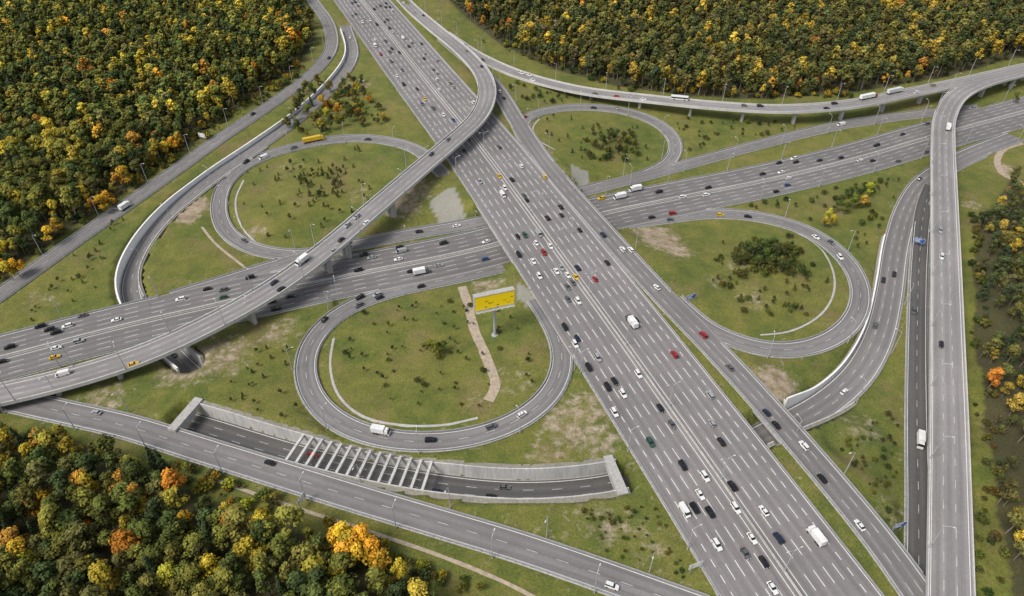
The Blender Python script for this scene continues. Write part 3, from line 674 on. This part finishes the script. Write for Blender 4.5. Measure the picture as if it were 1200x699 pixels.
# ------------------------------------------------------------------ road signs
M_signb=simple("sign_blue",(.03,.10,.35),.4,0,.1,2); M_signw=simple("sign_white",(.75,.75,.74),.4,0,.05,2)
def signmesh():
    V=[];Fc=[];mi=[]
    for x in(-1.8,1.8): cyl(V,Fc,mi,(x,0,-.4),(x,0,5.6),.1,.1,8,0)
    box(V,Fc,mi,-2.6,2.6,-.16,-.11,2.6,5.6,2); box(V,Fc,mi,-2.5,2.5,-.20,-.163,2.7,5.5,1)
    for z,w in((4.7,1.6),(3.9,1.2),(3.2,1.5)): box(V,Fc,mi,-2.1,-2.1+w*2,-.23,-.203,z,z+.3,2)
    return mkmesh('traffic_sign',V,Fc,[M_pole,M_signb,M_signw],mi)
SG=signmesh()
for key,f,side,rev in (('coll',.22,1,0),('coll',.42,1,0),('main',.12,-1,1),('f',.55,1,0),('d',.5,1,0),('g',.45,-1,1),('cross',.3,1,0)):
    p=R[key]['p']; q=p.L*f; x,y,z=p.at(q,side*(R[key]['hw']+3.2)); i=min(int(np.searchsorted(p.s,q)),len(p.s)-1)
    t=p.T[i]*(-1 if rev else 1); o=mkobj('traffic_sign',SG); o.location=(x,y,tz(x,y)); o.rotation_euler=(0,0,math.atan2(t[1],t[0])-math.pi/2)
# ------------------------------------------------------------------ billboard
def billboard():
    m,nt,b=newmat("billboard_print")
    tc=N(nt,"ShaderNodeTexCoord")
    mp=N(nt,"ShaderNodeMapping"); mp.inputs["Scale"].default_value=(.30,1,.7); mp.inputs["Location"].default_value=(3.1,0,.4); nt.links.new(tc.outputs["Object"],mp.inputs[0])
    n=noise(nt,1.0,1,mp.outputs[0]); c=ramp(nt,n,[(.0,(.92,.66,.0)),(.60,(.92,.66,.0)),(.62,(.16,.16,.02)),(.66,(.20,.18,.02)),(.68,(.92,.66,.0))])
    nt.links.new(c,b.inputs["Base Color"]); b.inputs["Roughness"].default_value=.5
    V=[];Fc=[];mi=[]
    cyl(V,Fc,mi,(0,0,-1),(0,0,19.6),.75,.6,14,0); cyl(V,Fc,mi,(0,0,-.5),(0,0,.5),1.6,1.5,14,0)
    hw=9; z0_,z1_=18.2,25.8
    for s in(1,-1):
        b0=len(V); y=-1.3 if s>0 else 1.3
        V.extend([(-hw,y,z0_),(hw,y,z0_),(hw,y,z1_),(-hw,y,z1_)]); Fc.append((b0,b0+1,b0+2,b0+3) if s>0 else (b0+3,b0+2,b0+1,b0)); mi.append(1)
    box(V,Fc,mi,-hw-.25,hw+.25,-1.26,1.26,z0_-.3,z1_+.25,2)
    for z0 in(z0_-.35,z1_+.02): box(V,Fc,mi,-hw-.3,hw+.3,-1.45,-1.33,z0,z0+.25,0)
    box(V,Fc,mi,-hw,hw,-2.6,-1.46,z0_-.7,z0_-.55,0)
    for i in range(7): x=-hw+1+i*(2*hw-2)/6; cyl(V,Fc,mi,(x,-1.4,z0_-.4),(x,-3.2,z0_-.2),.06,.06,5,0); box(V,Fc,mi,x-.25,x+.25,-3.5,-3.1,z0_-.25,z0_-.05,0)
    o=mkobj('billboard',mkmesh('billboard',V,Fc,[M_pole,m,M_conc],mi)); x,y=G(580,397,-4.5); o.location=(x,y,tz(x,y)); o.rotation_euler=(0,0,math.radians(18))
billboard()
# ------------------------------------------------------------------ vehicles
def paint(name,c,metal=.2):
    m,nt,b=newmat(name); n=noise(nt,1.5,2,pos(nt)); nt.links.new(ramp(nt,n,[(.3,tuple(x*.92 for x in c)),(.7,c)]),b.inputs["Base Color"])
    b.inputs["Roughness"].default_value=.3; b.inputs["Metallic"].default_value=metal; b.inputs["Coat Weight"].default_value=.5; return m
PC={'white':(.72,.72,.71),'black':(.012,.012,.014),'silver':(.38,.39,.40),'grey':(.12,.125,.13),'red':(.35,.02,.02),'blue':(.03,.07,.2),'yellow':(.75,.48,.02),'darkblue':(.015,.025,.06),'green':(.03,.10,.07),'beige':(.3,.26,.2)}
PM={k:paint("car_paint_"+k,c,.2 if k!='white' else 0) for k,c in PC.items()}
M_glass,nt_,b_=newmat("car_glass"); nt_.links.new(ramp(nt_,noise(nt_,2,2,pos(nt_)),[(.3,(.012,.014,.016)),(.7,(.02,.023,.026))]),b_.inputs["Base Color"]); b_.inputs["Roughness"].default_value=.08
M_tyre=simple("tyre",(.02,.02,.02),.9); M_hl=simple("headlamp",(.8,.8,.75),.2); M_tl=simple("tail_lamp",(.4,.02,.02),.3); M_cargo=simple("cargo_white",(.70,.70,.69),.5); M_tarp=simple("cargo_tarp",(.55,.56,.57),.6)
def wheels(V,Fc,mi,xsn,w,r=.33):
    for x in xsn:
        for s in(-1,1):
            cyl(V,Fc,mi,(x,s*(w-.22),r),(x,s*(w+.01),r),r,r,10,2)
def carmesh(kind,pm):
    V=[];Fc=[];mi=[]
    if kind=='sedan': L=2.3;w=.9; st=[(-2.3,.55,.78,.62),(-2.2,.35,.92,.84),(-1.3,.22,.98,.9),(1.0,.22,.96,.9),(1.9,.24,.82,.86),(2.25,.36,.68,.74),(2.32,.45,.6,.6)]; cab=[(-1.75,-1.15),(.95,.25)]; zr=1.45
    elif kind=='hatch': L=2.05;w=.87; st=[(-2.05,.4,.95,.74),(-1.98,.3,1.0,.82),(-1.2,.22,1.0,.87),(.9,.22,.98,.87),(1.7,.24,.86,.83),(2.0,.36,.7,.7)]; cab=[(-1.98,-1.6),(.95,.3)]; zr=1.52
    else: L=2.35;w=.96; st=[(-2.35,.45,1.1,.82),(-2.3,.32,1.15,.92),(-1.3,.28,1.16,.96),(1.0,.28,1.12,.96),(1.95,.3,1.02,.92),(2.3,.42,.85,.82)]; cab=[(-2.28,-2.0),(1.05,.35)]; zr=1.78
    for (x,zb,zt,ww) in st: V.extend([(x,-ww,zb),(x,-ww*1.0,(zb+zt)/2+.05),(x,-ww*.86,zt),(x,ww*.86,zt),(x,ww,(zb+zt)/2+.05),(x,ww,zb)])
    n=len(st)
    for i in range(n-1):
        for j in range(6): a=i*6+j;b=i*6+(j+1)%6; Fc.append((a,a+6,b+6,b)); mi.append(0)
    Fc.append((0,1,2,3,4,5)); mi.append(0); Fc.append(tuple((n-1)*6+5-j for j in range(6))); mi.append(0)
    zb=[s_ for s_ in st][2][2]-.02; wb=w*.86; wr=w*.66
    (r0,r1),(f0,f1)=cab; b=len(V)
    V.extend([(r0,-wb,zb),(f0,-wb,zb),(f0,wb,zb),(r0,wb,zb),(r1,-wr,zr-.04),(f1,-wr,zr-.04),(f1,wr,zr-.04),(r1,wr,zr-.04)])
    for f,m in (((0,1,5,4),1),((1,2,6,5),1),((2,3,7,6),1),((3,0,4,7),1),((4,5,6,7),0)): Fc.append(tuple(b+i for i in f)); mi.append(m)
    box(V,Fc,mi,r1-.05,f1+.05,-wr-.02,wr+.02,zr-.05,zr+.02,0)
    for xx in ((r0+r1)/2*.2+(f0+f1)/2*.2,):
        for s in(-1,1): 
            b=len(V); V.extend([(xx-.06,s*(wb+.012),zb),(xx+.06,s*(wb+.012),zb),(xx+.06,s*(wr+.012),zr-.04),(xx-.06,s*(wr+.012),zr-.04)]); Fc.append((b,b+1,b+2,b+3)); mi.append(0)
    xf=st[-2][0]; xb=st[0][0]
    for s in(-1,1):
        box(V,Fc,mi,xf-.12,xf+.04,s*.55-.17,s*.55+.17,.6,.72,3); box(V,Fc,mi,xb-.03,xb+.1,s*.55-.15,s*.55+.15,.72,.86,4)
        box(V,Fc,mi,f0-.35,f0-.15,s*(w+.08)-.08,s*(w+.08)+.08,zb+.0,zb+.14,0)
    wheels(V,Fc,mi,(-L*.6,L*.62),w)
    return mkmesh(kind,V,Fc,[pm,M_glass,M_tyre,M_hl,M_tl],mi)
def vanmesh(pm,L=2.9,h=2.3):
    V=[];Fc=[];mi=[]; w=1.0
    st=[(-L,.5,h-.1,.92),(-L+.1,.4,h,.98),(L*.45,.35,h,.98),(L*.62,.35,h-.15,.95),(L*.82,.35,1.3,.95),(L,.42,.95,.88)]
    for (x,zb,zt,ww) in st: V.extend([(x,-ww,zb),(x,-ww,1.25 if zt>1.3 else zt*.8),(x,-ww*.86,zt),(x,ww*.86,zt),(x,ww,1.25 if zt>1.3 else zt*.8),(x,ww,zb)])
    for i in range(5):
        for j in range(6):
            a=i*6+j;b=i*6+(j+1)%6; Fc.append((a,a+6,b+6,b)); mi.append(1 if (i==3 and j in(1,2,3)) or (i==2 and j in(1,3)) else 0)
    Fc.append((0,1,2,3,4,5)); mi.append(0); Fc.append(tuple(30+5-j for j in range(6))); mi.append(0)
    for s in(-1,1): box(V,Fc,mi,L-.1,L+.03,s*.6-.15,s*.6+.15,.65,.85,3); box(V,Fc,mi,-L-.03,-L+.08,s*.75-.08,s*.75+.08,.9,1.3,4)
    wheels(V,Fc,mi,(-L*.6,L*.62),w,.36); return mkmesh('van',V,Fc,[pm,M_glass,M_tyre,M_hl,M_tl],mi)
def truckmesh(pm,cm,L=4.5,semi=False):
    V=[];Fc=[];mi=[]; w=1.22
    xc=L-1.9; 
    st=[(xc,.6,2.75,1.15),(L-.5,.5,2.8,1.15),(L-.12,.5,1.7,1.15),(L,.5,1.2,1.12)]
    for (x,zb,zt,ww) in st: V.extend([(x,-ww,zb),(x,-ww,(zb+zt)/2),(x,-ww*.95,zt),(x,ww*.95,zt),(x,ww,(zb+zt)/2),(x,ww,zb)])
    for i in range(3):
        for j in range(6): a=i*6+j;b=i*6+(j+1)%6; Fc.append((a,a+6,b+6,b)); mi.append(1 if i==1 and j in(1,2,3) else 0)
    Fc.append((0,1,2,3,4,5)); mi.append(0); Fc.append(tuple(18+5-j for j in range(6))); mi.append(0)
    box(V,Fc,mi,-L,xc+.1,-.45,.45,.65,.95,2)
    box(V,Fc,mi,-L,xc-.25,-w,w,1.05,3.6,5); box(V,Fc,mi,-L+.02,xc-.27,-w-.03,w+.03,1.0,1.12,2)
    box(V,Fc,mi,xc+.2,xc+1.1,-.95,.95,2.78,3.2,0)
    for s in(-1,1): box(V,Fc,mi,L-.05,L+.03,s*.85-.15,s*.85+.15,.7,.9,3); box(V,Fc,mi,-L-.05,-L+.03,s*.95-.12,s*.95+.12,.75,.9,4); box(V,Fc,mi,L-.45,L-.3,s*1.4-.12,s*1.4+.12,1.7,2.3,2)
    wheels(V,Fc,mi,(L-1.2,-L+1.2,-L+2.4) if not semi else (L-1.2,L-4.3,-L+1.2,-L+2.4,-L+3.6),1.2,.5)
    return mkmesh('truck',V,Fc,[pm,M_glass,M_tyre,M_hl,M_tl,cm],mi)
def busmesh(pm):
    V=[];Fc=[];mi=[]; box(V,Fc,mi,-6,6,-1.25,1.25,.4,3.0,0); box(V,Fc,mi,-5.8,5.9,-1.27,1.27,1.4,2.4,1); box(V,Fc,mi,5.7,6.02,-1.15,1.15,1.1,2.6,1); box(V,Fc,mi,-4,1,-.9,.9,3.0,3.2,0)
    wheels(V,Fc,mi,(-3.6,3.8),1.25,.5); return mkmesh('bus',V,Fc,[pm,M_glass,M_tyre],mi)
CM={}
for kd in('sedan','hatch','suv'):
    for c in PM: CM[(kd,c)]=carmesh(kd,PM[c])
VM=[vanmesh(PM['white']),vanmesh(PM['silver']),vanmesh(PM['yellow'])]
TM=[truckmesh(PM['white'],M_cargo,3.8),truckmesh(PM['grey'],M_cargo,4.2),truckmesh(PM['red'],M_cargo,7.2,True),truckmesh(PM['white'],M_tarp,7.2,True),truckmesh(PM['yellow'],PM['yellow'],7.0,True)]
BM=busmesh(PM['white'])
placed=[]
def put(name,me,p,q,off,rev,L):
    x,y,z=p.at(q,off)
    i=min(int(np.searchsorted(p.s,q)),len(p.s)-1)
    for (a,b,c,l) in placed:
        if abs(a-x)+abs(b-y)<40 and math.hypot(a-x,b-y)<(L+l)*.5+ .6 and abs(c-z)<2: 
            dx,dy=a-x,b-y
            if abs(dx*p.Nn[i,0]+dy*p.Nn[i,1])<2.4: return None
    t=p.T[i]*(-1 if rev else 1)
    x2,y2,z2=p.at(min(q+2,p.L),off); x1,y1,z1=p.at(max(q-2,0),off); sl=math.atan2(z2-z1,4)*(-1 if rev else 1)
    o=mkobj(name,me); o.location=(x,y,z+.03); o.rotation_euler=(0,-sl,math.atan2(t[1],t[0])+random.gauss(0,.012)); placed.append((x,y,z,L)); return o
def rnd_vehicle(truckp=.05):
    a=random.random()
    if a<truckp: m=random.choice([TM[0],TM[1],TM[0]]); return 'truck',m,9
    if a<truckp+.05: return 'van',random.choice(VM[:2]),6
    c=random.choices(list(PC),[28,30,15,16,2.5,2.5,.6,6,1,2])[0]
    return 'car',CM[(random.choice(['sedan','sedan','hatch','suv','suv']),c)],4.7
def near(key,u,v):
    p=R[key]['p']; z=-3
    for _ in range(4):
        x,y=G(u,v,z); i=int(np.argmin(np.hypot(p.P[:,0]-x,p.P[:,1]-y))); z=p.P[i,2]
    dx,dy=x-p.P[i,0],y-p.P[i,1]
    return p,p.s[i]+dx*p.T[i,0]+dy*p.T[i,1],dx*p.Nn[i,0]+dy*p.Nn[i,1]
def spec(key,u,v,name,me,L,rev=None):
    p,q,off=near(key,u,v); off=max(-R[key]['hw']+1.6,min(R[key]['hw']-1.6,off))
    if rev is None: rev=off<0
    put(name,me,p,q,off,rev,L)
spec('main',955,631,'truck',TM[0],9); spec('l1',368,166,'truck',TM[4],15,True); spec('l2',447,508,'truck',TM[0],9,False); spec('e',1077,519,'truck',TM[0],9,True)
spec('fb',1046,108,'truck',TM[3],16,False); spec('fb',1012,113,'truck',TM[2],16,False); spec('fb',797,113,'bus',BM,12,False); spec('cross',728,206,'truck',TM[0],9)
spec('coll',824,394,'car',CM[('suv','red')],6,False); spec('main',740,380,'truck',TM[1],9); spec('main',790,417,'car',CM[('suv','red')],6); spec('coll',902,251,'car',CM[('suv','white')],5)
spec('main',802,600,'van',VM[0],6); spec('main',655,205,'car',CM[('sedan','yellow')],6); spec('main',675,326,'car',CM[('sedan','yellow')],6); spec('main',585,208,'car',CM[('hatch','yellow')],6)
for u,v,c in [(157,429,'yellow'),(400,282,'black'),(525,165,'grey'),(395,296,'silver'),(430,262,'white'),(330,340,'black')]: spec('fa',u,v,'car',CM[('sedan',c)],5)
for u,v,c in [(717,688,'white')]: spec('f',u,v,'car',CM[('suv',c)],5)
for u,v,c in [(505,517,'black'),(612,487,'white'),(442,347,'silver'),(422,350,'black')]: spec('l2',u,v,'car',CM[('suv',c)],5,False)
for u,v,c in [(1007,617,'white'),(963,562,'black'),(855,432,'grey')]: spec('coll',u,v,'car',CM[('sedan',c)],5,False)
for u,v,c in [(12,408,'black'),(48,378,'black'),(66,391,'black'),(97,366,'grey'),(137,376,'white'),(212,352,'white'),(243,340,'black'),(262,341,'grey'),(318,355,'black'),(292,318,'black'),(340,322,'silver'),(420,318,'black'),(467,287,'black'),(467,305,'white'),(772,226,'black'),(800,232,'white'),(893,205,'black'),(915,203,'white'),(930,187,'white'),(985,186,'black')]: spec('cross',u,v,'car',CM[('sedan' if u%2 else 'suv',c)],5)
for u,v,c in [(845,519,'black'),(858,571,'black'),(826,560,'white'),(762,520,'green'),(800,547,'black'),(862,597,'white'),(881,632,'white'),(873,650,'grey'),(895,660,'black'),(840,640,'white'),(832,602,'black'),(814,597,'black'),(720,485,'white'),(712,455,'black'),(748,440,'white'),(730,463,'white'),(905,690,'white'),(895,600,'white'),(912,632,'darkblue'),(690,432,'black'),(674,405,'white'),(662,385,'black'),(645,290,'white'),(608,300,'black'),(632,325,'white')]: spec('main',u,v,'car',CM[('sedan' if u%2 else 'suv',c)],5)
def traffic(key,offs,mean,oneway=None,s0=0,s1=None,truckp=.05,avoid=False,scale=None):
    p=R[key]['p']; s1=s1 or p.L
    for off in offs:
        q=s0+random.uniform(0,mean)
        while q<s1-4:
            x,y,z=p.at(q,off)
            if -620<x<620 and 80<y<900 and not(avoid and covered([(x,y,z)],key,0.5,1.5)[0]):
                nm,me_,L=rnd_vehicle(truckp); rev=(off<0) if oneway is None else oneway
                put(nm,me_,p,q,off+random.gauss(0,.3),rev,L)
            mm=mean*(1.0 if scale is None else scale(y))
            q+=5+random.expovariate(1/(mm-5))
            if random.random()<.15: q+=mm
near_sparse=lambda y: 1.9 if y<260 else (1.0 if y<520 else .95)
traffic('main',[-(1.9+3.75*(k+.5)) for k in range(5)],42,truckp=.01,scale=near_sparse)
traffic('main',[(1.9+3.75*(k+.5)) for k in range(5)],52,truckp=.012,scale=near_sparse)
traffic('cross',[-(1.6+3.6*(k+.5)) for k in range(4)],110,truckp=.02); traffic('cross',[(1.6+3.6*(k+.5)) for k in range(4)],110,truckp=.02)
traffic('coll',[-2.8,0.6],85,False,avoid=True,truckp=.02)
for k,rv,mn in(('fa',None,85),('fb',False,105),('fc',None,95)): traffic(k,[-2.6,2.6],mn,rv,avoid=True,truckp=.02)
for k,rv in(('l1',False),('l2',False),('l3',False),('l4',False)): traffic(k,[-1.9,1.9],140,rv,avoid=True,truckp=.02)
traffic('f',[-2.4,2.4],300,avoid=True); traffic('g',[-2.2,2.2],95,avoid=True,truckp=.02); traffic('h',[0],120,True,avoid=True,truckp=.0); traffic('d',[-3.5,1],110,False,avoid=True,truckp=0); traffic('e',[-1.8],60,True,avoid=True,truckp=.02)
traffic('k2w',[0],90,True,avoid=True); traffic('k2e',[0],90,True,avoid=True); traffic('t',[-2,2],130,False,avoid=True)
# ------------------------------------------------------------------ light
w=bpy.data.worlds.new("World"); S.world=w; w.use_nodes=True; nt=w.node_tree
sky=nt.nodes.new("ShaderNodeTexSky"); sky.sky_type='NISHITA'; sky.sun_disc=False
SE,SA=math.radians(52),math.radians(-125)
sky.sun_elevation=SE; sky.sun_rotation=SA; sky.air_density=1.0; sky.dust_density=3.0; sky.ozone_density=.6
hs=nt.nodes.new("ShaderNodeHueSaturation"); hs.inputs["Saturation"].default_value=.45; nt.links.new(sky.outputs[0],hs.inputs["Color"])
bg=nt.nodes["Background"]; nt.links.new(hs.outputs[0],bg.inputs[0]); bg.inputs[1].default_value=.15
sd=bpy.data.lights.new("sun",'SUN'); sd.energy=2.7; sd.angle=math.radians(22); sd.color=(1,.945,.87); so=bpy.data.objects.new("sun",sd); S.collection.objects.link(so)
dirv=Vector((math.sin(SA)*math.cos(SE),math.cos(SA)*math.cos(SE),math.sin(SE)))
so.rotation_euler=dirv.to_track_quat('Z','Y').to_euler(); so.location=(0,0,400)
S.view_settings.view_transform='Standard'; S.view_settings.look='None'; S.view_settings.exposure=0
